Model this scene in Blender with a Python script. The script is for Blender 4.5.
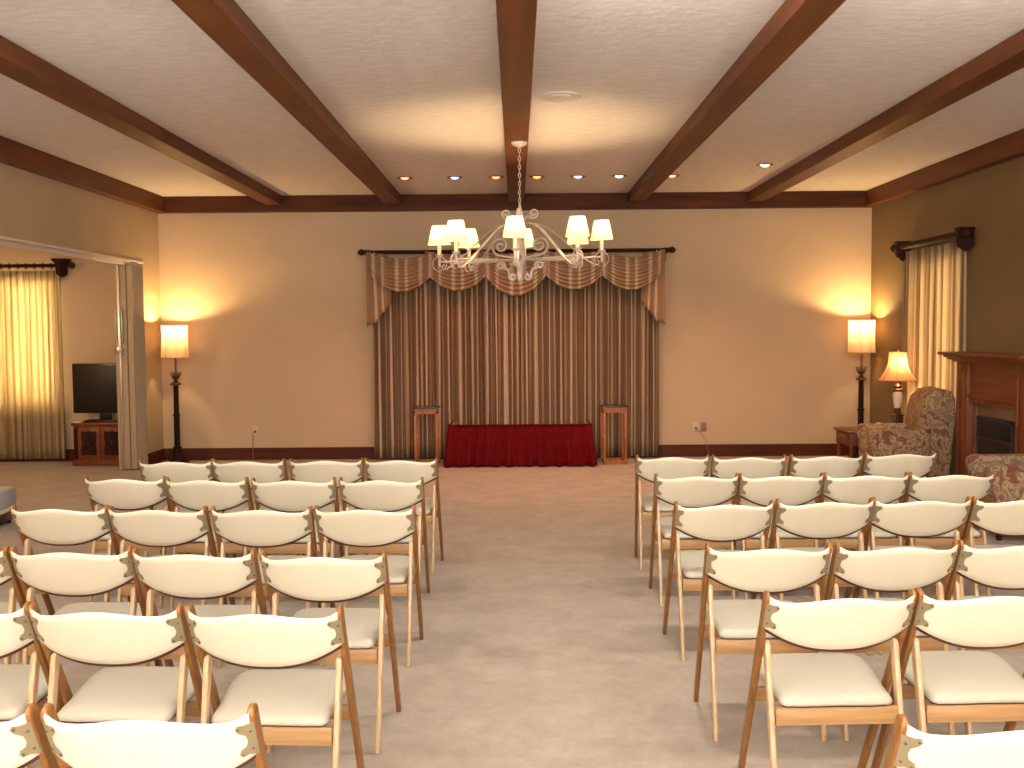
import bpy, bmesh, math, random
from mathutils import Vector, Matrix
for o in list(bpy.data.objects): bpy.data.objects.remove(o)
PI = math.pi
sc = bpy.context.scene
C = sc.collection

# ------------------------------------------------------------ camera
cd = bpy.data.cameras.new('camera'); cam = bpy.data.objects.new('camera', cd); C.objects.link(cam)
cd.sensor_width = 36; cd.lens = 1035 * 36 / 1024
cam.matrix_world = (Matrix.Translation((0, 0, 1.65)) @ Matrix.Rotation(math.radians(.245), 4, 'Z')
                    @ Matrix.Rotation(PI/2 - math.atan(55/1035), 4, 'X') @ Matrix.Rotation(math.radians(-.45), 4, 'Z'))
sc.camera = cam
# ------------------------------------------------------------ world, view, main lights
w = bpy.data.worlds.new('world'); sc.world = w; w.use_nodes = True
w.node_tree.nodes['Background'].inputs[0].default_value = (.75, .85, 1, 1)
w.node_tree.nodes['Background'].inputs[1].default_value = 1.0
sc.view_settings.view_transform = 'Standard'; sc.view_settings.look = 'None'
sc.view_settings.gamma = 1; sc.view_settings.use_curve_mapping = False
sc.view_settings.exposure = 0.24
WARM = (1, .62, .25)
def light(kind, name, loc, energy, color, rot=(0, 0, 0), **kw):
    d = bpy.data.lights.new(name, kind); d.energy = energy; d.color = color
    for k, v in kw.items(): setattr(d, k, v)
    o = bpy.data.objects.new(name, d); C.objects.link(o); o.location = loc; o.rotation_euler = rot
    return o
# the flash that lit the room: a small lamp just above the lens, at the photographer's place
light('SPOT', 'flash_light', (.03, 0, 1.72), 225, (1, .99, .955), (PI/2 - .02, 0, 0), spot_size=2.3, spot_blend=.6, shadow_soft_size=.02)
# fill lights added under the ceiling for general brightness, without fixtures
for x in (-2.28, .75, 2.28):
    for y, e_, r_ in ((-1.6, 10, 0), (1.4, 11, 0), (4.5, 48, .58)):
        light('AREA', 'ceiling_fill', (x, y, 3.19), e_*.82, (1, .89, .77), (r_, 0, 0), shape='DISK', size=.2)
# two upward fills and a broad rear fill, added unseen behind the camera
for x in (-3.2, 3.2):
    light('AREA', 'upward_fill', (x, -1.2, 1.75), 700, (1, .95, .905), (PI, 0, 0), shape='DISK', size=.35)
light('AREA', 'rear_fill', (0, -2.9, 1.5), 185, (1, .91, .81), (PI/2, 0, 0), shape='RECTANGLE', size=6, size_y=1.8)
light('POINT', 'side_room_fill', (-6.6, 9.0, 2.3), 120, (1, .58, .26), shadow_soft_size=.1)  # added to warm and brighten the side room, no fixture
# daylight outside the two windows
light('AREA', 'daylight_left_window', (-6.55, 13.5, 1.55), 1500, (1, .95, .74), (-PI/2, 0, 0), shape='RECTANGLE', size=1.5, size_y=1.6)
light('AREA', 'daylight_right_window', (4.85, 11.05, 1.5), 75, (1, .88, .66), (0, PI/2, 0), shape='RECTANGLE', size=1.7, size_y=1.4)

# ------------------------------------------------------------ materials
def mat(name, col, rough=.6, metal=0, col2=None, scale=(5, 5, 5), nscale=1.0, ramp=(.35, .65), bump=0, bscale=60,
        coord='Object', detail=4, spec=.5, distort=0, sheen=0):
    m = bpy.data.materials.new(name); m.use_nodes = True
    nt = m.node_tree; b = nt.nodes['Principled BSDF']
    b.inputs['Base Color'].default_value = (*col, 1); b.inputs['Roughness'].default_value = rough
    b.inputs['Metallic'].default_value = metal; b.inputs['Specular IOR Level'].default_value = spec
    b.inputs['Sheen Weight'].default_value = sheen
    tc = nt.nodes.new('ShaderNodeTexCoord'); mp = nt.nodes.new('ShaderNodeMapping')
    nt.links.new(tc.outputs[coord], mp.inputs['Vector'])
    if col2:
        mp.inputs['Scale'].default_value = scale
        n = nt.nodes.new('ShaderNodeTexNoise'); n.inputs['Scale'].default_value = nscale; n.inputs['Detail'].default_value = detail
        n.inputs['Distortion'].default_value = distort
        r = nt.nodes.new('ShaderNodeValToRGB')
        r.color_ramp.elements[0].position = ramp[0]; r.color_ramp.elements[0].color = (*col, 1)
        r.color_ramp.elements[1].position = ramp[1]; r.color_ramp.elements[1].color = (*col2, 1)
        nt.links.new(mp.outputs[0], n.inputs['Vector']); nt.links.new(n.outputs['Fac'], r.inputs[0])
        nt.links.new(r.outputs[0], b.inputs['Base Color'])
    if bump:
        n2 = nt.nodes.new('ShaderNodeTexNoise'); n2.inputs['Scale'].default_value = bscale; n2.inputs['Detail'].default_value = 3
        bp = nt.nodes.new('ShaderNodeBump'); bp.inputs['Strength'].default_value = bump; bp.inputs['Distance'].default_value = .01
        nt.links.new(tc.outputs[coord], n2.inputs['Vector']); nt.links.new(n2.outputs['Fac'], bp.inputs['Height'])
        nt.links.new(bp.outputs[0], b.inputs['Normal'])
    return m
def emis(name, col, st):
    m = bpy.data.materials.new(name); m.use_nodes = True; nt = m.node_tree; nt.nodes.clear()
    e = nt.nodes.new('ShaderNodeEmission'); e.inputs[0].default_value = (*col, 1); e.inputs[1].default_value = st
    o = nt.nodes.new('ShaderNodeOutputMaterial'); nt.links.new(e.outputs[0], o.inputs[0]); return m
def shade_mat(name, col, tr=.6, emit=0):
    m = bpy.data.materials.new(name); m.use_nodes = True; nt = m.node_tree; nt.nodes.clear()
    d = nt.nodes.new('ShaderNodeBsdfDiffuse'); t = nt.nodes.new('ShaderNodeBsdfTranslucent'); mx = nt.nodes.new('ShaderNodeMixShader')
    d.inputs[0].default_value = (*col, 1); t.inputs[0].default_value = (*col, 1); mx.inputs[0].default_value = tr
    o = nt.nodes.new('ShaderNodeOutputMaterial')
    nt.links.new(d.outputs[0], mx.inputs[1]); nt.links.new(t.outputs[0], mx.inputs[2]); nt.links.new(mx.outputs[0], o.inputs[0]); return m
def stripe_mat(name, stops, period, fine=.25, tr=0, noise1d=0, speck=True):
    """woven cloth striped along UV x (metres); stops = [(pos, col)...] repeating every period, jittered by 1-D noise"""
    m = bpy.data.materials.new(name); m.use_nodes = True; nt = m.node_tree; nt.nodes.clear()
    N = nt.nodes.new; L = nt.links.new
    tc = N('ShaderNodeTexCoord'); sp = N('ShaderNodeSeparateXYZ'); L(tc.outputs['UV'], sp.inputs[0])
    dv = N('ShaderNodeMath'); dv.operation = 'DIVIDE'; dv.inputs[1].default_value = period; L(sp.outputs[0], dv.inputs[0])
    src = dv.outputs[0]
    if noise1d:
        cb = N('ShaderNodeCombineXYZ'); L(sp.outputs[0], cb.inputs[0])
        n = N('ShaderNodeTexNoise'); n.inputs['Scale'].default_value = noise1d; n.inputs['Detail'].default_value = 1.5
        L(cb.outputs[0], n.inputs['Vector'])
        ad = N('ShaderNodeMath'); ad.operation = 'MULTIPLY_ADD'; ad.inputs[1].default_value = 1.6; L(n.outputs['Fac'], ad.inputs[0]); L(src, ad.inputs[2]); src = ad.outputs[0]
    fr = N('ShaderNodeMath'); fr.operation = 'FRACT'; L(src, fr.inputs[0])
    r = N('ShaderNodeValToRGB'); L(fr.outputs[0], r.inputs[0])
    els = r.color_ramp.elements
    els[0].position, els[0].color = stops[0][0], (*stops[0][1], 1); els[1].position, els[1].color = stops[-1][0], (*stops[-1][1], 1)
    for p, c in stops[1:-1]:
        e = els.new(p); e.color = (*c, 1)
    mx = N('ShaderNodeMix'); mx.data_type = 'RGBA'; mx.blend_type = 'MULTIPLY'; mx.inputs[0].default_value = fine
    mp = N('ShaderNodeMapping'); mp.inputs['Scale'].default_value = (160, 60, 1); L(tc.outputs['UV'], mp.inputs[0])
    n2 = N('ShaderNodeTexNoise'); n2.inputs['Scale'].default_value = 1; L(mp.outputs[0], n2.inputs['Vector'])
    r2 = N('ShaderNodeValToRGB'); r2.color_ramp.elements[0].position = .35; r2.color_ramp.elements[1].position = .62; L(n2.outputs['Fac'], r2.inputs[0])
    L(r.outputs[0], mx.inputs[6]); L(r2.outputs[0], mx.inputs[7])
    d = N('ShaderNodeBsdfDiffuse'); L(mx.outputs[2], d.inputs[0]); out = N('ShaderNodeOutputMaterial')
    if tr:
        t = N('ShaderNodeBsdfTranslucent'); L(mx.outputs[2], t.inputs[0]); ms = N('ShaderNodeMixShader'); ms.inputs[0].default_value = tr
        L(d.outputs[0], ms.inputs[1]); L(t.outputs[0], ms.inputs[2]); L(ms.outputs[0], out.inputs[0])
    else: L(d.outputs[0], out.inputs[0])
    return m

M = {}
M['beam'] = mat('stained_beam_wood', (.095, .026, .007), .5, spec=.3, col2=(.155, .047, .012), scale=(6, .5, 6), nscale=2.2, bump=.15, bscale=20)
M['trim'] = mat('stained_trim_wood', (.055, .014, .004), .6, spec=.2, col2=(.10, .027, .008), scale=(.5, 6, 6), nscale=2.2)
M['base'] = mat('baseboard_wood', (.06, .013, .005), .5, col2=(.09, .021, .008), spec=.2, scale=(.7, .7, 8), nscale=2)
M['ceil'] = mat('textured_ceiling', (.72, .69, .66), .9, col2=(.80, .77, .74), scale=(3, 9, 3), nscale=2.4, detail=6, ramp=(.4, .6), bump=.35, bscale=22)
M['wall_back'] = mat('beige_wall', (.49, .37, .243), .75, col2=(.51, .39, .258), nscale=.3, bump=.04, bscale=150)
M['wall_left'] = mat('tan_wall', (.43, .33, .205), .75, col2=(.45, .35, .22), nscale=.3, bump=.04, bscale=150)
M['wall_right'] = mat('olive_brown_wall', (.165, .107, .045), .7, col2=(.185, .122, .053), nscale=.3, bump=.04, bscale=150)
M['wall_rear'] = mat('rear_wall', (.50, .39, .27), .8)
def carpet():
    m = mat('grey_beige_carpet', (.255, .205, .16), .95, col2=(.41, .345, .28), scale=(1, 1, 1), nscale=3.2, detail=12, ramp=(.33, .67), bump=.5, bscale=260, sheen=.1)
    for n in m.node_tree.nodes:
        if n.type == 'TEX_NOISE' and n.inputs['Scale'].default_value < 10: n.inputs['Roughness'].default_value = .84
    return m
M['carpet'] = carpet()
M['leg_dark'] = mat('golden_brown_wood', (.175, .070, .013), .42, col2=(.245, .105, .024), scale=(30, 30, 2.5), nscale=2, ramp=(.3, .7))
M['leg_light'] = mat('pale_golden_wood', (.37, .23, .115), .28, col2=(.54, .38, .235), scale=(40, 40, 2.5), nscale=2, ramp=(.3, .7))
M['rail'] = mat('rail_wood', (.27, .145, .052), .4, col2=(.37, .22, .10), scale=(2.5, 30, 30), nscale=2, ramp=(.3, .7))
M['rail_dark'] = mat('front_rail_wood', (.22, .10, .028), .4, col2=(.29, .145, .05), scale=(2.5, 30, 30), nscale=2, ramp=(.3, .7))
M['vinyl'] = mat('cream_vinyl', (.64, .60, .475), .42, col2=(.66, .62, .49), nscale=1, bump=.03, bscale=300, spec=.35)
M['seat_vinyl'] = mat('cream_seat_vinyl', (.385, .36, .288), .42, col2=(.41, .385, .31), nscale=1, bump=.03, bscale=300, spec=.35)  # cream back vinyl darkened in colour to keep overlit seats dimmer
M['shell'] = mat('dark_brown_shell', (.055, .014, .010), .6)
M['bronze'] = mat('bronze_metal', (.27, .22, .135), .5, metal=.3)
M['screw'] = mat('screw_metal', (.12, .09, .06), .35, metal=.8)
M['red'] = mat('dark_red_cloth', (.095, .0015, .0035), .85, col2=(.12, .0025, .005), nscale=3, spec=.1)
M['oak'] = mat('orange_oak', (.27, .08, .012), .45, col2=(.35, .12, .022), scale=(20, 20, 2), nscale=2)
M['black'] = mat('black_plastic', (.006, .005, .006), .3)
M['screen'] = mat('tv_screen', (.004, .003, .004), .45)
M['darktop'] = mat('dark_stone_top', (.03, .035, .04), .25)
M['steel'] = mat('brushed_steel', (.62, .58, .54), .3, metal=.9)
M['dark_wood'] = mat('dark_carved_wood', (.018, .005, .003), .7, spec=.2, col2=(.034, .009, .004), scale=(8, 8, 2), nscale=2)
M['cab_wood'] = mat('reddish_cabinet_wood', (.11, .026, .006), .4, col2=(.18, .045, .011), scale=(8, 8, 3), nscale=2.5)
M['mantel'] = mat('orange_mantel_wood', (.125, .029, .004), .5, col2=(.18, .045, .007), scale=(10, 10, 1.5), nscale=2)
M['mantel_h'] = mat('orange_mantel_board', (.125, .029, .004), .5, col2=(.18, .045, .007), scale=(10, 1.5, 10), nscale=2)
M['marble'] = mat('brown_marble', (.12, .06, .028), .2, col2=(.16, .08, .04), nscale=2, distort=1)
M['iron'] = mat('black_iron', (.012, .012, .014), .35)
M['brass'] = mat('dull_brass', (.11, .05, .022), .4, metal=.6)
M['white_iron'] = mat('antique_white_iron', (.50, .41, .34), .5, col2=(.60, .50, .43), nscale=20)
M['candle'] = mat('cream_candle', (.85, .76, .55), .5)
M['shade'] = shade_mat('cream_lamp_shade', (.80, .68, .40), .24)
M['floor_shade'] = shade_mat('ivory_lamp_shade', (.60, .45, .30), .25)
M['table_shade'] = shade_mat('peach_lamp_shade', (.72, .40, .20), .4)
M['shade_trim'] = mat('shade_trim', (.30, .15, .07), .7)
M['porcelain'] = mat('cream_porcelain', (.70, .62, .52), .25)
M['glass'] = mat('jar_glass', (.75, .66, .55), .1)
M['ivory'] = mat('ivory_plastic', (.62, .50, .36), .5)
M['brownplate'] = mat('brown_plate', (.26, .14, .10), .5)
M['slot'] = mat('outlet_slot', (.02, .012, .01), .6)
M['cordm'] = mat('lamp_cord', (.25, .16, .09), .6)
M['white_paint'] = mat('white_paint', (.66, .60, .55), .5)
M['part_vinyl'] = mat('partition_vinyl', (.34, .26, .17), .6, col2=(.38, .295, .195), nscale=4)
M['blue'] = mat('pale_blue_satin', (.30, .33, .46), .35, col2=(.42, .44, .52), scale=(3, 3, 8), nscale=2, distort=2)
M['cream_band'] = mat('cream_band', (.62, .56, .38), .6)
M['paper'] = mat('paper', (.62, .56, .50), .7)
T1, T2, T3, T4 = (.58, .45, .315), (.145, .092, .056), (.23, .15, .093), (.40, .285, .185)
M['drape'] = stripe_mat('striped_drape', [(0, T2), (.10, T3), (.15, T1), (.27, T1), (.31, T2), (.45, T3), (.52, T2), (.60, T4), (.71, T4), (.76, T2), (.88, T3), (1, T2)], .19, .4, noise1d=3.5)
M['swag'] = stripe_mat('striped_swag', [(0, (.34, .215, .13)), (.27, (.30, .19, .115)), (.30, T1), (.42, T1), (.45, (.34, .215, .13)), (.68, (.30, .19, .115)), (.71, (.6, .43, .29)), (.8, T1), (.83, (.40, .24, .13)), (1, (.34, .215, .13))], .30, .4)
M['left_drape'] = stripe_mat('sheer_left_drape', [(0, (.56, .42, .25)), (.3, (.68, .58, .36)), (.5, (.34, .22, .12)), (.7, (.62, .50, .30)), (1, (.56, .42, .25))], .11, .12, tr=.55)
M['right_drape'] = stripe_mat('sheer_right_drape', [(0, (.30, .19, .10)), (.2, (.76, .61, .38)), (.45, (.74, .56, .38)), (.5, (.18, .11, .055)), (.6, (.46, .31, .17)), (.8, (.80, .67, .44)), (1, (.30, .19, .10))], .19, .15, tr=.5, noise1d=2)
def floral():
    m = bpy.data.materials.new('floral_tapestry'); m.use_nodes = True; nt = m.node_tree; b = nt.nodes['Principled BSDF']
    N = nt.nodes.new; L = nt.links.new; b.inputs['Roughness'].default_value = .9
    tc = N('ShaderNodeTexCoord')
    n = N('ShaderNodeTexNoise'); n.inputs['Scale'].default_value = 11; n.inputs['Detail'].default_value = 2; n.inputs['Distortion'].default_value = 1.6; L(tc.outputs['Object'], n.inputs['Vector'])
    r = N('ShaderNodeValToRGB'); L(n.outputs['Fac'], r.inputs[0]); e = r.color_ramp.elements
    e[0].position = .30; e[0].color = (.14, .045, .028, 1); e[1].position = .40; e[1].color = (.19, .075, .042, 1)
    for p, c in [(.44, (.15, .08, .05)), (.47, (.33, .215, .12)), (.53, (.36, .24, .13)), (.56, (.15, .105, .07)), (.60, (.17, .125, .085)), (.64, (.21, .145, .085)), (.68, (.30, .19, .095))]:
        x = e.new(p); x.color = (*c, 1)
    L(r.outputs[0], b.inputs['Base Color']); return m
M['floral'] = floral()

# ------------------------------------------------------------ mesh helpers
class MB:
    def __init__(s): s.v = []; s.f = []; s.uv = {}
    def add(s, vs, fs, uvs=None):
        b = len(s.v); s.v += [tuple(p) for p in vs]; s.f += [tuple(b + i for i in f) for f in fs]
        if uvs:
            for i, u in enumerate(uvs): s.uv[b + i] = u
        return s
    def box(s, x0, x1, y0, y1, z0, z1, bev=0, rot=None):
        bm = bmesh.new(); bmesh.ops.create_cube(bm, size=1)
        cx, cy, cz = (x0+x1)/2, (y0+y1)/2, (z0+z1)/2
        for v in bm.verts: v.co = Vector((v.co.x*(x1-x0), v.co.y*(y1-y0), v.co.z*(z1-z0)))
        if bev: bmesh.ops.bevel(bm, geom=bm.edges[:], offset=bev, segments=2, profile=.5, affect='EDGES')
        R = rot if rot else Matrix.Identity(3)
        bm.verts.index_update()
        s.add([R @ v.co + Vector((cx, cy, cz)) for v in bm.verts], [[v.index for v in f.verts] for f in bm.faces]); bm.free(); return s
    def rings(s, rings, close=True, cap=True, uvs=None):
        n = len(rings[0]); vs = [p for r in rings for p in r]; fs = []
        for i in range(len(rings)-1):
            for j in range(n if close else n-1):
                k = (j+1) % n; fs.append((i*n+j, i*n+k, (i+1)*n+k, (i+1)*n+j))
        if cap and close: fs.append(tuple(range(n))[::-1]); fs.append(tuple((len(rings)-1)*n+j for j in range(n)))
        return s.add(vs, fs, uvs)
    def lathe(s, prof, c=(0, 0, 0), n=20, cap=True):
        return s.rings([[(c[0]+r*math.cos(2*PI*j/n), c[1]+r*math.sin(2*PI*j/n), c[2]+z) for j in range(n)] for r, z in prof], cap=cap)
    def tube(s, pts, r, n=8, sq=None, rr=None):
        """sweep a circle (or a sq=(a,b) ellipse) along pts"""
        pts = [Vector(p) for p in pts]; rings = []; up = None
        for i, p in enumerate(pts):
            t = (pts[min(i+1, len(pts)-1)] - pts[max(i-1, 0)]).normalized()
            if up is None: up = Vector((0, 0, 1)) if abs(t.z) < .9 else Vector((0, 1, 0))
            a = t.cross(up)
            if a.length < 1e-4: a = t.cross(Vector((1, 0, 0)))
            a.normalize(); b = a.cross(t).normalized(); up = b
            q = rr[i] if rr else 1
            A, B = (sq if sq else (r, r))
            rings.append([p + a*(A*q*math.cos(2*PI*j/n)) + b*(B*q*math.sin(2*PI*j/n)) for j in range(n)])
        return s.rings(rings)
    def prism(s, outline, f0, f1):
        """outline: 2-D points; f0,f1 map a 2-D point to the back and the front vertex"""
        n = len(outline)
        return s.rings([[f0(p) for p in outline], [f1(p) for p in outline]])
    def build(s, name, m, parent=None, smooth=True, loc=None, ang=.6):
        me = bpy.data.meshes.new(name); me.from_pydata(s.v, [], s.f)
        if s.uv:
            ul = me.uv_layers.new(name='UVMap')
            for l in me.loops: ul.data[l.index].uv = s.uv.get(l.vertex_index, (0, 0))
        me.materials.append(M[m] if isinstance(m, str) else m)
        bm = bmesh.new(); bm.from_mesh(me); bmesh.ops.recalc_face_normals(bm, faces=bm.faces[:])
        if smooth:
            for f in bm.faces: f.smooth = True
            for e in bm.edges:
                if len(e.link_faces) == 2 and e.calc_face_angle(0) > ang: e.smooth = False
        bm.to_mesh(me); bm.free()
        o = bpy.data.objects.new(name, me); C.objects.link(o)
        if parent: o.parent = parent
        if loc: o.location = loc
        return o
def tag(o, label=None, cat=None, group=None, kind=None):
    if label: o['label'] = label
    if cat: o['category'] = cat
    if group: o['group'] = group
    if kind: o['kind'] = kind
    return o
def empty(name, loc, rz=0, **k):
    o = bpy.data.objects.new(name, None); C.objects.link(o); o.location = loc; o.rotation_euler = (0, 0, rz); o.empty_display_size = .1
    return tag(o, **k)
def copy_tree(o, parent=None, skip=()):
    c = o.copy(); C.objects.link(c)
    if parent: c.parent = parent; c.matrix_parent_inverse = o.matrix_parent_inverse.copy()
    for ch in list(o.children):
        if ch.name.split('.')[0] not in skip: copy_tree(ch, c, skip)
    return c
def struct(name, mb, m, smooth=False, **k): return tag(mb.build(name, m, smooth=smooth), kind='structure', **k)
def lerp(a, b, t): return a + (b-a)*t
def spiral(c, R0, R1, a0, a1, n=22, plane=None):
    out = []
    for i in range(n+1):
        t = i/n; a = lerp(a0, a1, t); R = lerp(R0, R1, t**.8)
        out.append((c[0]+R*math.cos(a), c[1]+R*math.sin(a)))
    return out

# ------------------------------------------------------------ room
XL, XR, YB, YR = -4.53, 4.51, 13.2, -3.0
ZC = 3.345
XF = -8.6
struct('floor', MB().box(XF-.2, XR+.2, YR-.2, YB+.2, -.1, 0), 'carpet')
struct('ceiling', MB().box(XF-.2, XR+.2, YR-.2, YB+.2, ZC, ZC+.1), 'ceil')
# back wall with the far-left window opening
WX0, WX1, WZ0, WZ1 = -7.3, -5.86, .78, 2.33
wb = MB().box(XF-.2, WX0, YB, YB+.2, 0, ZC).box(WX1, XR+.2, YB, YB+.2, 0, ZC).box(WX0, WX1, YB, YB+.2, 0, WZ0).box(WX0, WX1, YB, YB+.2, WZ1, ZC)
struct('wall_back', wb, 'wall_back')
# right wall with window opening
RY0, RY1, RZ0, RZ1 = 10.42, 11.75, .75, 2.35
wr = MB().box(XR, XR+.2, YR, RY0, 0, ZC).box(XR, XR+.2, RY1, YB, 0, ZC).box(XR, XR+.2, RY0, RY1, 0, RZ0).box(XR, XR+.2, RY0, RY1, RZ1, ZC)
struct('wall_right', wr, 'wall_right')
# left wall with the wide opening to the next room
OY0, OY1, OZ = 4.6, 12.62, 2.50
wl = MB().box(XL-.2, XL, YR, OY0, 0, ZC).box(XL-.2, XL, OY1, YB, 0, ZC).box(XL-.2, XL, OY0, OY1, OZ, ZC)
struct('wall_left', wl, 'wall_left')
struct('wall_front', MB().box(XL-.2, XR+.2, YR-.2, YR, 0, ZC), 'wall_rear')
struct('wall_far_left', MB().box(XF-.2, XF, 3.5, YB, 0, ZC), 'wall_back')
struct('wall_side_room', MB().box(XF, XL-.2, 3.3, 3.5, 0, ZC), 'wall_back')
# window frames and panes
def win(name, parts, glass):
    f = MB()
    for p in parts: f.box(*p)
    o = struct(name, f, 'white_paint')
    g = MB().box(*glass).build('window_pane', GL, o, smooth=False)
    return o
GL = bpy.data.materials.new('window_glass'); GL.use_nodes = True
_b = GL.node_tree.nodes['Principled BSDF']; _b.inputs['Transmission Weight'].default_value = 1; _b.inputs['Roughness'].default_value = 0; _b.inputs['IOR'].default_value = 1.01
win('window_1', [(WX0, WX0+.05, YB+.05, YB+.12, WZ0, WZ1), (WX1-.05, WX1, YB+.05, YB+.12, WZ0, WZ1), (WX0, WX1, YB+.05, YB+.12, WZ0, WZ0+.05), (WX0, WX1, YB+.05, YB+.12, WZ1-.05, WZ1), (-6.60, -6.52, YB+.05, YB+.12, WZ0, WZ1)], (WX0+.05, WX1-.05, YB+.08, YB+.09, WZ0+.05, WZ1-.05))
win('window_2', [(XR+.05, XR+.12, RY0, RY0+.05, RZ0, RZ1), (XR+.05, XR+.12, RY1-.05, RY1, RZ0, RZ1), (XR+.05, XR+.12, RY0, RY1, RZ0, RZ0+.05), (XR+.05, XR+.12, RY0, RY1, RZ1-.05, RZ1)], (XR+.08, XR+.09, RY0+.05, RY1-.05, RZ0+.05, RZ1-.05))
# baseboards
def bbx(x0, x1, y): return MB().box(x0, x1, y-.018, y, 0, .135).box(x0, x1, y-.012, y, .135, .155)
struct('baseboard_back', bbx(XL, XR, YB), 'base')
struct('baseboard_side_room', bbx(XF, XL-.2, YB), 'base')
struct('baseboard_right', MB().box(XR-.018, XR, 10.2, YB-.02, 0, .135).box(XR-.012, XR, 10.2, YB-.02, .135, .155).box(XR-.018, XR, YR, 8.6, 0, .155), 'base')
struct('baseboard_left', MB().box(XL, XL+.018, OY1, YB-.02, 0, .135).box(XL, XL+.012, OY1, YB-.02, .135, .155).box(XL, XL+.018, YR, OY0, 0, .155), 'base')
# beams
ZB = 3.222
struct('trim_back', MB().box(XL, XR, YB-.12, YB, 3.146, ZC, .006), 'trim')
struct('trim_left', MB().box(XL, XL+.12, YR, YB-.12, 3.146, ZC, .006), 'beam')
struct('trim_right', MB().box(XR-.12, XR, YR, YB-.12, 3.146, ZC, .006), 'beam')
for i, x in enumerate((-3.02, -1.53, .015, 1.51, 3.02)):
    struct('trim_%d' % (i+1), MB().box(x-.1, x+.1, YR, YB-.12, ZB, ZC, .006), 'beam')
struct('trim_6', MB().box(XL+.12, -1.63, 4.62, 4.88, ZB+.01, ZC, .006), 'trim')

# ------------------------------------------------------------ ceiling fixtures
def can_light(x, y, col, st, wat, label):
    t = empty('recessed_light', (x, y, ZC), label=label, cat='ceiling light', group='recessed ceiling spotlights')
    MB().lathe([(.085, 0), (.09, -.006), (.075, -.012), (.058, -.006), (.055, 0)], n=24).build('trim_ring', 'shade_trim', t)
    MB().lathe([(.0, -.022), (.02, -.021), (.036, -.014), (.045, -.004), (.045, -.001)], n=20).build('bulb', emis('bulb_glow', col, st), t)
    light('SPOT', 'recessed_lamp', (x, y, ZC-.03), wat, tuple(.45*c + .55*k for c, k in zip(col, (1, .42, .07))), (0, 0, 0), spot_size=2.2, spot_blend=.8, shadow_soft_size=.04)
red, blu, grn = (1, .17, .05), (.25, .45, 1), (.55, .95, .65)
for x, c, l in [(-1.225, red, 'red-orange recessed spotlight, leftmost of the row before the drapes'), (-.67, blu, 'blue recessed spotlight, second from left in the ceiling row'),
                (-.21, red, 'orange recessed spotlight just left of the centre ceiling beam'), (.246, red, 'orange recessed spotlight just right of the centre ceiling beam'),
                (.703, blu, 'blue recessed spotlight right of the centre ceiling beam, fifth in the row'), (1.16, grn, 'pale green recessed spotlight, sixth in the ceiling row'),
                (1.749, red, 'red-orange recessed spotlight at the right end of the row, behind a beam')]:
    can_light(x, 11.63, c, 7, 60, l)
can_light(2.613, 10.93, (1, .78, .5), 12, 110, 'warm white recessed spotlight alone in the right ceiling bay')
t = empty('ceiling_vent', (.332, 7.65, ZC), label='round flat white ceiling diffuser beside the centre beam', cat='vent')
MB().lathe([(.155, 0), (.16, -.006), (.15, -.014), (.125, -.010), (.12, -.004)], n=36).build('outer_ring', 'white_paint', t)
MB().lathe([(.0, -.02), (.085, -.018), (.09, -.012), (.09, -.002)], n=30).build('centre_plate', 'white_paint', t)

# ------------------------------------------------------------ folding chair
def bar(mb, p0, p1, w, d, roundtop=True, taper=1.0, n=16):
    """rounded-rectangle bar from p0 (bottom) to p1 (top); w along x, d across"""
    p0, p1 = Vector(p0), Vector(p1); t = (p1-p0); L = t.length; t.normalize()
    ax = Vector((1, 0, 0)); ax = (ax - t*ax.dot(t)).normalized(); ay = t.cross(ax)
    def sec(c, s):
        out = []
        for j in range(n):
            a = 2*PI*(j+.5)/n; ca, sa = math.cos(a), math.sin(a)
            out.append(c + ax*(w/2*s*math.copysign(abs(ca)**.38, ca)) + ay*(d/2*s*math.copysign(abs(sa)**.38, sa)))
        return out
    secs = [sec(p0, taper*.97), sec(p0+t*.004, taper)]
    for k in (.25, .5, .75): secs.append(sec(p0+t*L*k, lerp(taper, 1, k)))
    if roundtop:
        R = d/2
        for k in range(6):
            a = k/5*PI/2*.93; secs.append(sec(p1 - t*R + t*(R*math.sin(a)), max(math.cos(a), .2)))
    else: secs.append(sec(p1, 1))
    return mb.rings(secs)
SL = .50
def back_y(u, z, off): return SL*(.78-z) - .056*(1-min(abs(u), 1.05)**3.2) - .008 - off
def back_surf(u, v, off):
    """u -1..1 across, v 0..1 bottom to top"""
    a = abs(u)
    zt = .783 - .021*(1-math.cos(min(a/.86, 1)*PI))/2 + (.015*((a-.86)/.14)**1.5 if a > .86 else 0)
    zb = .587 + .068*a**2.2
    z = lerp(zb, zt, v)
    return Vector((.2365*u, back_y(u, z, off), z - off*.3))
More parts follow.
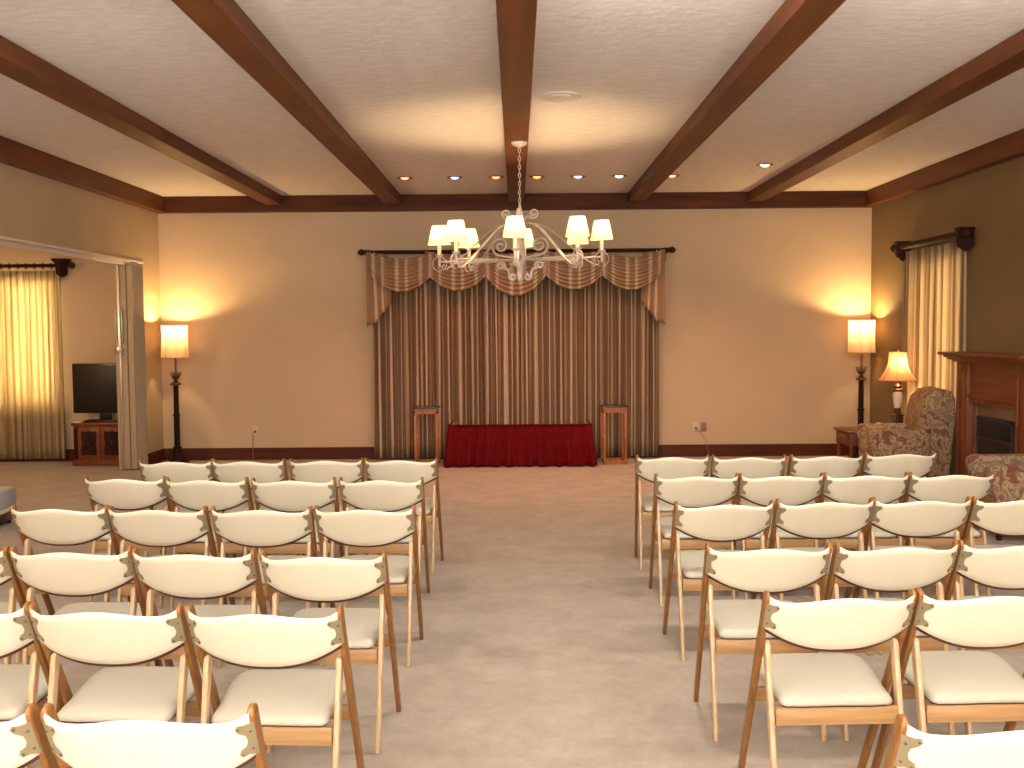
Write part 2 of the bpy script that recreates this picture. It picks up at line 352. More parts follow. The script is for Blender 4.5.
def back_panel(mb, off0, off1, grow=0, nu=28, nv=8, puff=0.0):
    V = []; F = []
    def P(u, v, side):
        e = min(1-abs(u), 1) ; k = 1
        if puff:
            k = min(1, (min(v, 1-v)*.19/.012+.0))**.5
            k = max(k, 0)
        o = lerp((off0+off1)/2, off1 if side else off0, k if puff else 1)
        p = back_surf(u, v, o)
        if grow: p.z -= grow*(1-v) + .014*v
        return p
    n1 = nu+1; n2 = nv+1
    for side in (0, 1):
        for i in range(n1):
            for j in range(n2):
                V.append(P(-1+2*i/nu, .5-.5*math.cos(PI*j/nv), side))
    g = lambda s, i, j: s*n1*n2+i*n2+j
    for i in range(nu):
        for j in range(nv):
            F.append((g(0, i, j), g(0, i+1, j), g(0, i+1, j+1), g(0, i, j+1))); F.append((g(1, i, j), g(1, i, j+1), g(1, i+1, j+1), g(1, i+1, j)))
    for i in range(nu):
        F.append((g(0, i, 0), g(1, i, 0), g(1, i+1, 0), g(0, i+1, 0))); F.append((g(0, i, nv), g(0, i+1, nv), g(1, i+1, nv), g(1, i, nv)))
    for j in range(nv):
        F.append((g(0, 0, j), g(0, 0, j+1), g(1, 0, j+1), g(1, 0, j))); F.append((g(0, nu, j), g(1, nu, j), g(1, nu, j+1), g(0, nu, j+1)))
    return mb.add(V, F)
def make_chair():
    root = empty('folding_chair', (0, 0, 0))
    O = Vector((0, -.19, 0))           # local origin in the middle of the footprint
    def B(mb, name, m, parent=root, **k):
        mb.v = [tuple(Vector(p)+O) for p in mb.v]; return mb.build(name, m, parent, **k)
    B(back_panel(MB(), -.004, .014, puff=1), 'backrest', 'vinyl', ang=1.2)
    B(back_panel(MB(), -.014, -.003, grow=.013), 'back_shell', 'shell')
    for s in (-1, 1):
        B(bar(MB(), (s*.224, .42, 0), (s*.2395, 0, .788), .021, .040, taper=.9), 'front_leg', 'leg_dark', ang=1.0)
        B(bar(MB(), (s*.214, -.035, 0), (s*.2165, .10, .60), .020, .036, taper=.88), 'rear_leg', 'leg_light', ang=1.0)
    B(MB().box(-.203, .203, .026, .046, .332, .391, .003), 'rear_rail', 'rail')
    B(MB().box(-.228, .228, .213, .233, .345, .395, .003), 'front_rail', 'rail_dark')
    # seat cushion
    half = [(.0, .018), (.12, .016), (.174, .020), (.187, .032), (.190, .07), (.192, .12), (.197, .17), (.203, .23), (.206, .29), (.201, .34), (.184, .37), (.146, .384), (.08, .39)]
    pts = half + [(0, .392)] + [(-x, y) for x, y in reversed(half[1:])]
    def ring(inset, z):
        r = []
        for x, y in pts:
            c = Vector((0, .205)); d = Vector((x, y)) - c; L = d.length; q = c + d*(1-inset/L)
            r.append((q.x, q.y, z - .009 + .105*(q.y-.02)))
        return r
    mb = MB().rings([ring(.012, .404), ring(.001, .409), ring(.0, .417), ring(.004, .426), ring(.012, .433), ring(.03, .438), ring(.09, .4415), ring(.17, .4425)])
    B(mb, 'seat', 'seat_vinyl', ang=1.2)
    mb = MB().rings([ring(.022, .392), ring(.014, .394), ring(.014, .4045)])
    B(mb, 'seat_board', 'shell')
    # bronze brackets
    for s in (-1, 1):
        ol = [(.0, .0), (.020, .004), (.036, -.002), (.042, .006), (.038, .017), (.024, .026), (.019, .040), (.022, .055), (.036, .064), (.043, .074), (.038, .084), (.022, .083), (0, .088)]
        def at2(p, o):
            x = .2450 - p[0]*.9; z = .664 + p[1]*1.05
            return Vector((s*x, back_y(x/.2345, z, o), z-o*.3))
        br = B(MB().prism(ol, lambda p: at2(p, .010), lambda p: at2(p, .0165)), 'bracket', 'bronze', ang=.5)
        for q in ((.034, .007), (.010, .018), (.010, .066), (.035, .076)):
            c = at2(q, .0165)
            B(MB().lathe([(.0035, -.001), (.0035, .0012), (.002, .002), (0.0002, .002)], n=8).__class__().add(*(lambda: (lambda m: ([Vector((v[0], -v[2], v[1])) + c for v in m.v], m.f))(MB().lathe([(.0036, -.002), (.0036, .0012), (.002, .0022), (.0003, .0023)], n=8)))()), 'screw', 'screw', br)
    return root
proto = make_chair()
# (x, y) of the post tops of each row, from the aisle outwards
rows = {
 ('L', 1): [(-0.527, 6.919), (-1.033, 6.949), (-1.559, 6.925), (-2.059, 6.944), (-2.527, 6.928)],
 ('L', 2): [(-0.538, 6.005), (-1.056, 6.027), (-1.569, 6.036), (-2.086, 6.104), (-2.598, 6.193)],
 ('L', 3): [(-0.498, 5.029), (-1.005, 5.05), (-1.522, 5.043), (-2.029, 5.104), (-2.537, 5.143)],
 ('L', 4): [(-0.5, 3.982), (-1.019, 4.017), (-1.54, 4.108), (-2.049, 4.125)],
 ('L', 5): [(-0.538, 3.186), (-1.05, 3.216), (-1.554, 3.259)],
 ('L', 6): [(-0.604, 2.341), (-1.114, 2.346)],
 ('R', 1): [(0.816, 7.004), (1.326, 6.973), (1.825, 6.943), (2.357, 7.023), (2.88, 7.106)],
 ('R', 2): [(0.815, 6.081), (1.321, 6.076), (1.806, 6.071), (2.29, 6.067), (2.741, 6.065)],
 ('R', 3): [(0.775, 5.083), (1.279, 5.13), (1.795, 5.181), (2.282, 5.178)],
 ('R', 4): [(0.763, 4.095), (1.257, 4.086), (1.764, 4.114)],
 ('R', 5): [(0.808, 3.334), (1.299, 3.347)],
 ('R', 6): [(0.837, 2.243)],
}
ordn = ['front', 'second', 'third', 'fourth', 'fifth', 'sixth and nearest']
posn = ['beside the centre aisle', 'second from the aisle', 'third from the aisle', 'fourth from the aisle']
random.seed(4); first = True
rear = copy_tree(proto)      # the version without screws for the distant rows
for ch in list(rear.children):
    for g in list(ch.children): bpy.data.objects.remove(g)
for (side, r), lst in sorted(rows.items(), key=lambda k: (-k[0][1], k[0][0])):
    sg = -1 if side == 'L' else 1
    full = {('L', 4): 4, ('L', 5): 3, ('L', 6): 2, ('R', 3): 4, ('R', 4): 3, ('R', 5): 2, ('R', 6): 1}.get((side, r), 4)
    for i in range(full):
        x, y = lst[i] if i < len(lst) else (lst[-1][0] + sg*.505, lst[-1][1])
        xn, yn = lst[i+1] if i+1 < len(lst) else (x + sg*.505, y + .02)
        if i == 0: x -= sg*.010
        cx = (x+xn)/2; yc = (y+yn)/2
        if i and abs(cx-prev) < .499: cx = prev + sg*.499
        prev = cx
        o = proto if first else copy_tree(rear if r <= 3 else proto)
        first = False
        o.location = (cx, yc + .19, 0)
        o.rotation_euler.z = max(-.06, min(.06, math.atan2((yn-y)*sg, abs(xn-x))))*.8 + random.uniform(-.008, .008)
        tag(o, 'cream folding chair, %s row of %s block, %s' % (ordn[r-1], 'left' if side == 'L' else 'right', posn[i]),
            'chair', 'cream folding chairs in the %s block' % ('left' if side == 'L' else 'right'))
def rm(o):
    for c in list(o.children): rm(c)
    bpy.data.objects.remove(o)
rm(rear)

# ------------------------------------------------------------ drapes on the stage wall
def drape(name, m, x0, x1, zb, zt, y0, folds, amp, seed, full=2.0, axis='x', pinch=False, parent=None, sub=8, nz=14):
    rnd = random.Random(seed); n = folds*sub
    ph = [rnd.uniform(.6, 1.2) for _ in range(folds+1)]; wd = [rnd.uniform(.7, 1.3) for _ in range(folds)]; tot = sum(wd)
    xs = []; acc = 0
    for k in range(folds):
        for j in range(sub): xs.append((acc + wd[k]*j/sub)/tot)
        acc += wd[k]
    xs.append(1.0)
    V = []; U = []; F = []
    for kz in range(nz+1):
        tz = kz/nz; z = lerp(zt, zb, tz)
        arc = 0; prev = None
        for i, t in enumerate(xs):
            f = min(i//sub, folds-1); q = (i % sub)/sub
            A = amp*ph[f]*(.55+.45*min(tz*3, 1) if pinch else 1)*(1+.15*math.sin(3*tz+f))
            s = math.sin(2*PI*q); d = A*(math.copysign(abs(s)**.7, s))
            if pinch and tz < .06: d *= 1.4
            x = lerp(x0, x1, t) + .004*math.sin(f*1.7+tz*4)*(1 if 0 < i < len(xs)-1 else 0)
            p = (x, y0 + d, z) if axis == 'x' else (y0 + d, x, z)
            V.append(p); U.append((t*abs(x1-x0)*full + seed*.37, tz*(zt-zb)))
    c = len(xs)
    for a in range(nz):
        for b in range(c-1): F.append((a*c+b, a*c+b+1, (a+1)*c+b+1, (a+1)*c+b))
    mb = MB().add(V, F, U)
    o = mb.build(name, m, parent, ang=3)
    sm = o.modifiers.new('thickness', 'SOLIDIFY'); sm.thickness = .003
    return o
YD = 13.03
tag(drape('drape_panel', 'drape', -1.80, -.005, .03, 2.54, YD, 42, .016, 3, full=1.3), 'brown and tan striped floor-length drape, left half behind the red skirt', 'curtain', 'drapes on the stage wall')
tag(drape('drape_panel', 'drape', .005, 1.79, .03, 2.54, YD, 42, .016, 8, full=1.3), 'brown and tan striped floor-length drape, right half behind the red skirt', 'curtain', 'drapes on the stage wall')
t = empty('curtain_rod', (0, 12.93, 2.615), label='dark wooden curtain rod with ball finials above the stage drapes', cat='curtain rod')
MB().tube([(-1.86, 0, 0), (1.89, 0, 0)], .024, 14).build('rod', 'dark_wood', t)
for s, x in ((-1, -1.86), (1, 1.89)):
    f = MB(); pr = [(.022, 0), (.03, .006), (.02, .014), (.034, .03), (.042, .052), (.036, .078), (.016, .098), (.004, .105)]
    f.rings([[(x+s*z, r*math.cos(2*PI*j/16), r*math.sin(2*PI*j/16)) for j in range(16)] for r, z in pr]); f.build('finial', 'dark_wood', t)
    MB().box(x-s*.0-.012, x+.012, -.03, .25, -.03, .03, .004).box(x-.014, x+.014, .24, .268, -.12, .05, .004).build('wall_bracket', 'dark_wood', t)
# swag valance: five swags and two jabots
val = empty('swag_valance', (0, 12.89, 2.6), label='striped swag valance of five draped scallops with side jabots', cat='valance')
def swag(x0, x1, drop, top, order, yo):
    nu, nv, fo = 28, 64, 9
    V = []; U = []; F = []
    w_ = x1-x0
    for j in range(nv+1):
        v = j/nv
        k = v*fo; fr = k % 1
        bulge = abs(math.sin(PI*k))**.6
        e = lerp(0, .12, v)            # lower folds start a little further in
        for i in range(nu+1):
            u = i/nu
            a = -1+2*u
            sag = (1-abs(a)**2.1)
            xx = (x0+x1)/2 + a*w_/2*(1-.03*v)
            zz = .02 - top*sag*(1-v)*.9 - v*((drop+.025)*sag + .27*(1-sag))
            fold = bulge*(.016+.030*sag)
            yy = -yo - .02 - fold - .03*sag*math.sin(PI*min(v*1.1, 1))
            V.append((xx, yy, zz)); U.append((a*.42 + .16 + .018*(fr-.5)*(1 if a > 0 else -1) + order*.0, v))
    c = nu+1
    for j in range(nv):
        for i in range(nu): F.append((j*c+i, j*c+i+1, (j+1)*c+i+1, (j+1)*c+i))
    o = MB().add(V, F, U).build('swag', 'swag', val, ang=3)
    sm = o.modifiers.new('thickness', 'SOLIDIFY'); sm.thickness = .004
for i, (a, b, d) in enumerate([(-1.83, -1.00, .48), (-1.12, -.32, .47), (-.42, .42, .54), (.33, 1.12, .47), (1.02, 1.83, .48)]):
    swag(a, b, d, .10 if i in (0, 4) else .04, i, .012 if i % 2 == 0 else .0)
for s in (-1, 1):      # jabots: pleated, stepping up towards the middle
    V = []; U = []; F = []; np_ = 44; nz = 12
    for i in range(np_+1):
        q = i/np_; x = s*(1.86 - .30*q); 
        st = min(int(q*5), 4); zb = -.91 + [0, .015, .09, .17, .24][st] + (q*5 % 1)*.05
        for k in range(nz+1):
            z = lerp(.02, zb, k/nz); ff = (q*5) % 1
            V.append((s*(1.855-.31*q*(.85+.15*k/nz)), .02-.03*abs(ff-.5)*2*(.3+.7*k/nz) + .012*st*.5 , z)); U.append((q*.42+.55, z))
    for i in range(np_):
        for k in range(nz): a = i*(nz+1)+k; F.append((a, a+nz+1, a+nz+2, a+1))
    o = MB().add(V, F, U).build('jabot', 'swag', val, ang=3); sm = o.modifiers.new('thickness', 'SOLIDIFY'); sm.thickness = .004

# ------------------------------------------------------------ red skirted bier
t = empty('skirted_stand', (.04, 12.5, 0), label='low stand draped in a pleated dark red skirt before the drapes', cat='stand')
def skirt():
    V = []; U = []; F = []; path = []
    def P(tt, x0, y0, x1, y1, n): return [(lerp(x0, x1, k/n), lerp(y0, y1, k/n)) for k in range(n)]
    top = P(0, -.83, .42, -.865, -.13, 40) + P(0, -.865, -.13, .865, -.13, 150) + P(0, .865, -.13, .83, .42, 41)
    n = len(top); nz = 12; rnd = random.Random(2)
    wob = [rnd.uniform(-1, 1) for _ in range(40)]
    for i, (x, y) in enumerate(top):
        for k in range(nz+1):
            t_ = k/nz; z = lerp(.505, .012 + .008*math.sin(i*.4), t_)
            A = .034*t_**.7*(.45+.55*abs(math.sin(i*.11))) + .003; sgn = math.sin(i*.62+.9*math.sin(i*.09))
            dx = dy = 0
            if 40 <= i < 190: dy = -A*sgn - .09*t_
            if 40 <= i < 190: dx = (x/.865)*.055*t_
            if i < 40: dx = -A*sgn*.6 - .055*t_; dy = -.09*t_*(i/40)
            if i >= 190: dx = A*sgn*.6 + .055*t_; dy = -.09*t_*(1-(i-190)/41)
            zz = z
            if i < 3 or i > n-4: zz = z + .012*(1-t_)
            V.append((x+dx, y+dy, zz)); U.append((i, k))
    for i in range(n-1):
        for k in range(nz): a = i*(nz+1)+k; F.append((a, a+nz+1, a+nz+2, a+1))
    o = MB().add(V, F, U).build('skirt', 'red', t, ang=3); sm = o.modifiers.new('thickness', 'SOLIDIFY'); sm.thickness = .004
skirt()
fr = MB()
for x in (-.82, .82):
    for y in (-.11, .40): fr.tube([(x, y, 0), (x, y, .495)], .011)
for z in (.49, .06): fr.tube([(-.82, -.11, z), (.82, -.11, z)], .010)
for x in (-.82, .82): fr.tube([(x, -.11, .49), (x, .40, .49)], .010)
fr.tube([(-.82, .40, .06), (.82, .40, .06)], .01)
fr.build('frame', 'steel', t)
MB().tube([(-.865, -.137, .502), (0, -.14, .502), (.865, -.137, .502)], .008).build('header_band', 'red', t)

# ------------------------------------------------------------ oak pedestals
def pedestal(x, y, label, rz=0):
    t = empty('flower_pedestal', (x, y, 0), rz, label=label, cat='plant stand', group='oak flower pedestals')
    MB().box(-.158, .158, -.158, .158, .695, .712, .003).build('top', 'darktop', t)
    for sx in (-1, 1):
        for sy in (-1, 1):
            l = MB().box(sx*.128-.0155, sx*.128+.0155, sy*.128-.0155, sy*.128+.0155, 0, .64, .002).build('leg', 'oak', t)
            k = MB()
            for z in (.055, .345, .60): k.lathe([(.0, -.018), (.004, -.0175), (.006, -.0155)], n=8) if 0 else k.box(sx*.128-.004, sx*.128+.004, sy*.128-.0185, sy*.128-.0150, z-.004, z+.004)
            k.build('brass_pin', 'steel', l)
    a = MB().box(-.15, .15, -.15, .15, .675, .695).box(-.145, .145, -.145, -.128, .63, .68).box(-.145, .145, .128, .145, .63, .68).box(-.145, -.128, -.145, .145, .63, .68).box(.128, .145, -.145, .145, .63, .68)
    a.build('apron', 'oak', t)
    for s in (-1, 1):
        MB().box(-.128, .128, s*.128-.008, s*.128+.008, .015, .05).build('stretcher', 'oak', t); MB().box(s*.128-.008, s*.128+.008, -.128, .128, .015, .05).build('stretcher', 'oak', t)
pedestal(-1.10, 12.62, 'open oak pedestal with dark top, left of the red-skirted stand')
pedestal(1.185, 12.62, 'open oak pedestal with dark top, right of the red-skirted stand', .05)

# ------------------------------------------------------------ floor lamps
def pleat_shade(rt, rb, zt, zb, n, flutes, depth=.004, curve=0, oct_=False):
    mb = MB(); rings = []
    K = 8
    for k in range(K+1):
        q = k/K; r = lerp(rt, rb, q) - curve*math.sin(PI*q)
        ring = []
        for j in range(n):
            a = 2*PI*j/n; d = depth*math.cos(flutes*a)
            ring.append(((r+d)*math.cos(a), (r+d)*math.sin(a), lerp(zt, zb, q)))
        rings.append(ring)
    return mb.rings(rings, cap=False)
def ribs(rt, rb, zt, zb, n, curve=0, th=.003, cusp=0):
    mb = MB()
    for i in range(n):
        a = 2*PI*(i+.5)/n
        mb.tube([((lerp(rt, rb, k/6)-curve*math.sin(PI*k/6)+.002)*math.cos(a), (lerp(rt, rb, k/6)-curve*math.sin(PI*k/6)+.002)*math.sin(a), lerp(zt, zb, k/6)) for k in range(7)], th, 5)
    for r, z in ((rt+.002, zt), (rb+.002, zb)):
        mb.tube([(r*math.cos(2*PI*j/36), r*math.sin(2*PI*j/36), z) for j in range(37)], th*1.4, 5)
    return mb
def bulb(parent, z, wat, r=.03, st=30, col=WARM):
    b = MB().lathe([(.012, -.05), (.014, -.03), (r*.8, -.005), (r, .012), (r*.75, .034), (.002, .042)], n=14).build('bulb', emis('bulb_glow', (1, .72, .38), st), parent)
    b.location.z = z
    return b
def floor_lamp(x, y, label, wat):
    t = empty('floor_lamp', (x, y, 0), label=label, cat='floor lamp', group='tall floor lamps in the back corners')
    MB().box(-.115, .115, -.115, .115, 0, .03, .006).box(-.085, .085, -.085, .085, .03, .06, .008).lathe([(.07, .06), (.062, .10), (.05, .115), (.05, .20), (.056, .21), (.04, .22)]).build('base', 'dark_wood', t)
    MB().lathe([(.036, .22), (.036, .60), (.046, .605), (.046, .62), (.034, .63), (.031, .97), (.04, .985)], n=12).build('column', 'dark_wood', t)
    MB().lathe([(.03, .975), (.07, .99), (.074, 1.0), (.05, 1.015), (.028, 1.03), (.018, 1.055), (.03, 1.07), (.05, 1.09), (.042, 1.105), (.02, 1.11), (.012, 1.13)], n=18).build('collar', 'brass', t)
    h = MB()
    for k in range(6):
        a = PI/6+k*PI/3; h.tube([((.028+.034*math.sin(q))*math.cos(a), (.028+.034*math.sin(q))*math.sin(a), 1.06+.055*q) for q in (0, .4, .8, 1.2, 1.6)], .006, 6)
    h.build('cup_petals', 'brass', t)
    MB().tube([(0, 0, 1.10), (0, 0, 1.46)], .011, 8).tube([(.02, 0, 1.12), (.02, 0, 1.30)], .004, 6).build('stem', 'brass', t)
    s = pleat_shade(.158, .168, 1.725, 1.325, 72, 8, .003, .006).build('lamp_shade', 'floor_shade', t, ang=3)
    ribs(.16, .17, 1.725, 1.325, 8, .006, .0022).build('shade_trim', 'shade_trim', s)
    sp = MB()
    for k in range(3):
        a = 2*PI*k/3; sp.tube([(0, 0, 1.46), (.156*math.cos(a), .156*math.sin(a), 1.71)], .0025, 5)
    sp.build('shade_carrier', 'brass', t)
    bulb(t, 1.60, wat)
    light('POINT', 'floor_lamp_light', (x, y, 1.655), wat, WARM, shadow_soft_size=.035)
floor_lamp(-4.24, 12.85, 'tall dark floor lamp with drum shade in the left back corner', 62)
floor_lamp(4.28, 12.85, 'tall dark floor lamp with drum shade in the right back corner', 62)

# ------------------------------------------------------------ chandelier
CX, CY = .04, 8.83
ch = empty('chandelier', (CX, CY, 0), label='antique white iron chandelier with eight small cream shades', cat='chandelier')
MB().lathe([(.0, ZB-.045), (.02, ZB-.04), (.06, ZB-.022), (.068, ZB-.01), (.068, ZB)], n=24).build('canopy', 'white_iron', ch)
cz = MB(); z = ZB-.045; k = 0
while z > 2.70:
    pts = []
    for j in range(13):
        a = 2*PI*j/12; px, pz = .0105*math.cos(a), .021*math.sin(a)
        pts.append((px, 0, z-.021+pz) if k % 2 == 0 else (0, px, z-.021+pz))
    cz.tube(pts, .0028, 6); z -= .035; k += 1
cz.build('chain', 'white_iron', ch)
MB().lathe([(.008, 2.71), (.012, 2.68), (.02, 2.66), (.014, 2.64), (.012, 2.56), (.03, 2.52), (.036, 2.50), (.02, 2.48), (.012, 2.44), (.012, 2.32), (.03, 2.30), (.034, 2.28), (.05, 2.25), (.052, 2.225), (.035, 2.19), (.02, 2.17), (.016, 2.10), (.028, 2.085), (.03, 2.07), (.015, 2.05), (.012, 2.04), (.002, 2.025)], n=18).build('centre_column', 'white_iron', ch)
def radial(pts, ang): return [(r*math.cos(ang), r*math.sin(ang), z) for r, z in pts]
PH = math.radians(-3.5)
for k in range(4):
    a = PH + k*PI/2
    top = spiral((.115, 2.625), .05, .012, -PI*.9, PI*2.0)
    MB().tube(radial([(.012, 2.56), (.04, 2.575)] + top, a), .007, 7, sq=(.020, .009)).build('crest_scroll', 'white_iron', ch)
    big = spiral((.165, 2.355), .085, .015, -PI*.55, PI*2.9, 34)
    MB().tube(radial([(.03, 2.245), (.10, 2.262)] + big, a), .007, 7, sq=(.022, .011)).build('large_scroll', 'white_iron', ch)
    low = spiral((.165, 2.185), .040, .010, PI*1.25, -PI*1.4, 26)[::-1]
    low2 = [(.128, 2.165), (.105, 2.155), (.095, 2.13)] + spiral((.062, 2.095), .034, .010, PI*.15, -PI*2.2, 26)
    MB().tube(radial(low + low2, a), .007, 7, sq=(.022, .013)).build('lower_scroll', 'white_iron', ch)
lshape = []
for k in range(8):
    a = -PI/2 + PH + k*PI/4
    arm = MB().tube(radial([(.03, 2.235), (.35, 2.235), (.682, 2.24)], a), .008, 8)
    ao = arm.build('arm', 'white_iron', ch)
    ex, ey = .69*math.cos(a), .69*math.sin(a)
    MB().tube(radial(spiral((.688, 2.222), .062, .058, -PI*.45, PI*1.45, 26), a), .005, 6, sq=(.009, .004)).build('end_scroll', 'white_iron', ao)
    MB().lathe([(.006, 2.195), (.011, 2.20), (.011, 2.27), (.02, 2.28), (.034, 2.292), (.036, 2.298), (.012, 2.298)], (ex, ey, 0), 14).build('candle_cup', 'white_iron', ao)
    MB().lathe([(.0165, 2.297), (.0165, 2.392), (.01, 2.397)], (ex, ey, 0), 12).build('candle_sleeve', 'candle', ao)
    s = pleat_shade(.060, .097, 2.545, 2.385, 96, 32, .0012)
    s.v = [(x+ex, y+ey, z) for x, y, z in s.v]; so = s.build('lamp_shade', 'shade', ao, ang=3)
    b = MB().lathe([(.009, -.045), (.010, -.02), (.016, 0), (.013, .025), (.002, .045)], (ex, ey, 2.44), 12).build('bulb', emis('bulb_glow', (1, .75, .42), 30), ao)
    light('POINT', 'chandelier_light', (CX+ex, CY+ey, 2.475 + ey*.023 + ex*.02), 11, (1, .66, .34), shadow_soft_size=.02)
    # strap: springs from the column, arches over and comes down to a small curl under the arm
    P = [(.03, 2.505), (.07, 2.525), (.13, 2.535), (.20, 2.515), (.27, 2.475), (.36, 2.395), (.46, 2.305), (.55, 2.225), (.60, 2.195), (.63, 2.172), (.655, 2.172), (.667, 2.19), (.66, 2.21), (.645, 2.215)]
    MB().tube(radial(P, a), .008, 8, sq=(.020, .006)).build('strap', 'white_iron', ch)

# the ring hangs a touch out of level, its far right side high
for q in ch.children_recursive:
    if q.name.split('.')[0] in ('canopy', 'chain'): continue
    for v in q.data.vertices: v.co.z += v.co.y*.023 + v.co.x*.02

# ------------------------------------------------------------ outlets
def outlet(x, m, label, kind):
    t = empty('wall_outlet', (x, YB, .38), label=label, cat='outlet', group='plates on the back wall')
    MB().box(-.036, .036, -.007, 0, -.058, .058, .002).build('plate', m, t)
    if kind == 'socket':
        MB().box(-.018, .018, -.009, -.006, -.045, -.008, .003).box(-.018, .018, -.009, -.006, .008, .045, .003).build('socket', m, t)
        MB().box(-.014, .014, -.03, -.008, -.028, -.004, .004).build('plug', 'slot', t)
outlet(-3.35, 'ivory', 'ivory wall outlet with a plugged cord, left of the drapes', 'socket')
outlet(2.29, 'ivory', 'ivory wall plate with dark plug, right of the drapes', 'socket')
outlet(2.39, 'brownplate', 'brown wall plate beside the ivory outlet right of the drapes', 'plate')
tag(MB().tube([(-3.355, YB-.03, .365), (-3.375, YB-.035, .32), (-3.378, YB-.03, .22), (-3.375, YB-.04, .10), (-3.36, YB-.08, .006)], .004, 6).build('power_cord', 'cordm'), 'thin brown cord hanging from the left wall outlet', 'cord')
tag(MB().tube([(2.30, YB-.03, .36), (2.36, YB-.02, .30), (2.42, YB-.02, .20), (2.435, YB-.03, .10), (2.45, YB-.06, .006)], .003, 6).build('power_cord', 'cordm'), 'thin brown cord hanging below the two right wall plates', 'cord')

# ------------------------------------------------------------ sliding folding partition in the left opening
t = empty('folding_partition', (XL-.1, 12.3, 0), label='stacked vinyl folding partition with steel edge post at left opening', cat='room divider')
st = MB(); n = 6
for k in range(n):
    y0 = -.01 + k*.047
    z0, z1 = .02, 2.44
    w0 = .115
    st.add([(-w0, y0+.024, z0), (-w0+.03, y0, z0), (w0-.03, y0, z0), (w0, y0+.024, z0), (w0-.03, y0+.045, z0), (-w0+.03, y0+.045, z0),
            (-w0, y0+.024, z1), (-w0+.03, y0, z1), (w0-.03, y0, z1), (w0, y0+.024, z1), (w0-.03, y0+.045, z1), (-w0+.03, y0+.045, z1)],
           [(0, 1, 7, 6), (1, 2, 8, 7), (2, 3, 9, 8), (3, 4, 10, 9), (4, 5, 11, 10), (5, 0, 6, 11), (0, 5, 4, 3, 2, 1), (6, 7, 8, 9, 10, 11)])
st.build('accordion_folds', 'part_vinyl', t, smooth=False)
MB().box(-.115, -.075, -.05, -.005, .01, 2.45, .004).box(-.055, .02, -.04, -.008, .015, 2.44, .006).box(.03, .10, -.04, -.008, .015, 2.44, .006).build('lead_panels', 'part_vinyl', t)
MB().box(-.078, -.052, -.062, -.01, .01, 2.45, .005).build('edge_post', 'steel', t)
hd = MB().box(-.10, -.094, -.075, -.06, 1.52, 1.92, .002).box(-.03, -.024, -.075, -.04, 1.52, 1.92, .002)
hd.tube([(-.11, -.07, 1.46), (-.12, -.10, 1.43), (-.10, -.11, 1.38), (-.06, -.11, 1.37), (-.03, -.10, 1.39), (-.02, -.07, 1.43), (-.03, -.06, 1.46)], .006, 8).box(-.09, -.04, -.08, -.055, 1.40, 1.47, .004)
hd.build('handle', 'steel', t)
struct('trim_7', MB().box(XL-.14, XL-.06, OY0, OY1, 2.44, 2.50, .004).box(XL-.2, XL+.012, OY0, OY1, 2.478, 2.502, .003), 'white_paint')

# ------------------------------------------------------------ side-room window drapes and rod
YLW = 13.08
for a, b, sd, l in ((-6.50, -5.74, 5, 'glowing cream pleated drape by the television, over the sunlit window'), (-7.35, -6.49, 6, 'glowing cream pleated drape at the left edge of the photo')):
    tag(drape('window_drape', 'left_drape', a, b, .05, 2.43, YLW, 11, .026, sd, full=1.4, pinch=True), l, 'curtain', 'drapes over the side-room window')
t = empty('curtain_rod', (-6.5, 13.02, 2.49), label='dark wooden rod with rings and finial over the side-room window', cat='curtain rod')
MB().tube([(-1.0, 0, 0), (.86, 0, 0)], .022, 12).build('rod', 'dark_wood', t)
for i in range(16):
    x = -.90+i*.105
    rg = MB(); rg.tube([(x+.0, .033*math.cos(2*PI*j/14), .033*math.sin(2*PI*j/14)-.006) for j in range(15)], .006, 6); rg.build('ring', 'dark_wood', t)
f = MB(); f.rings([[(.86+z, r*math.cos(2*PI*j/14), r*math.sin(2*PI*j/14)) for j in range(14)] for r, z in [(.03, 0), (.02, .015), (.016, .035), (.034, .05), (.044, .075), (.034, .10), (.005, .112)]]); f.build('finial', 'dark_wood', t)
MB().add([(.76, -.05, .0), (.80, -.05, .0), (.80, .17, .0), (.76, .17, 0), (.69, -.06, .085), (.87, -.06, .085), (.87, .17, .085), (.69, .17, .085)], [(0, 3, 2, 1), (4, 5, 6, 7), (0, 1, 5, 4), (1, 2, 6, 5), (2, 3, 7, 6), (3, 0, 4, 7)]).add(
    [(.745, -.05, 0), (.815, -.05, 0), (.815, .17, 0), (.745, .17, 0), (.755, -.05, -.11), (.805, -.05, -.11), (.805, .17, -.11), (.755, .17, -.11), (.78, .06, -.15)], [(0, 1, 2, 3), (0, 4, 5, 1), (1, 5, 6, 2), (2, 6, 7, 3), (3, 7, 4, 0), (4, 8, 5), (5, 8, 6), (6, 8, 7), (7, 8, 4)]).build('wall_bracket', 'dark_wood', t)

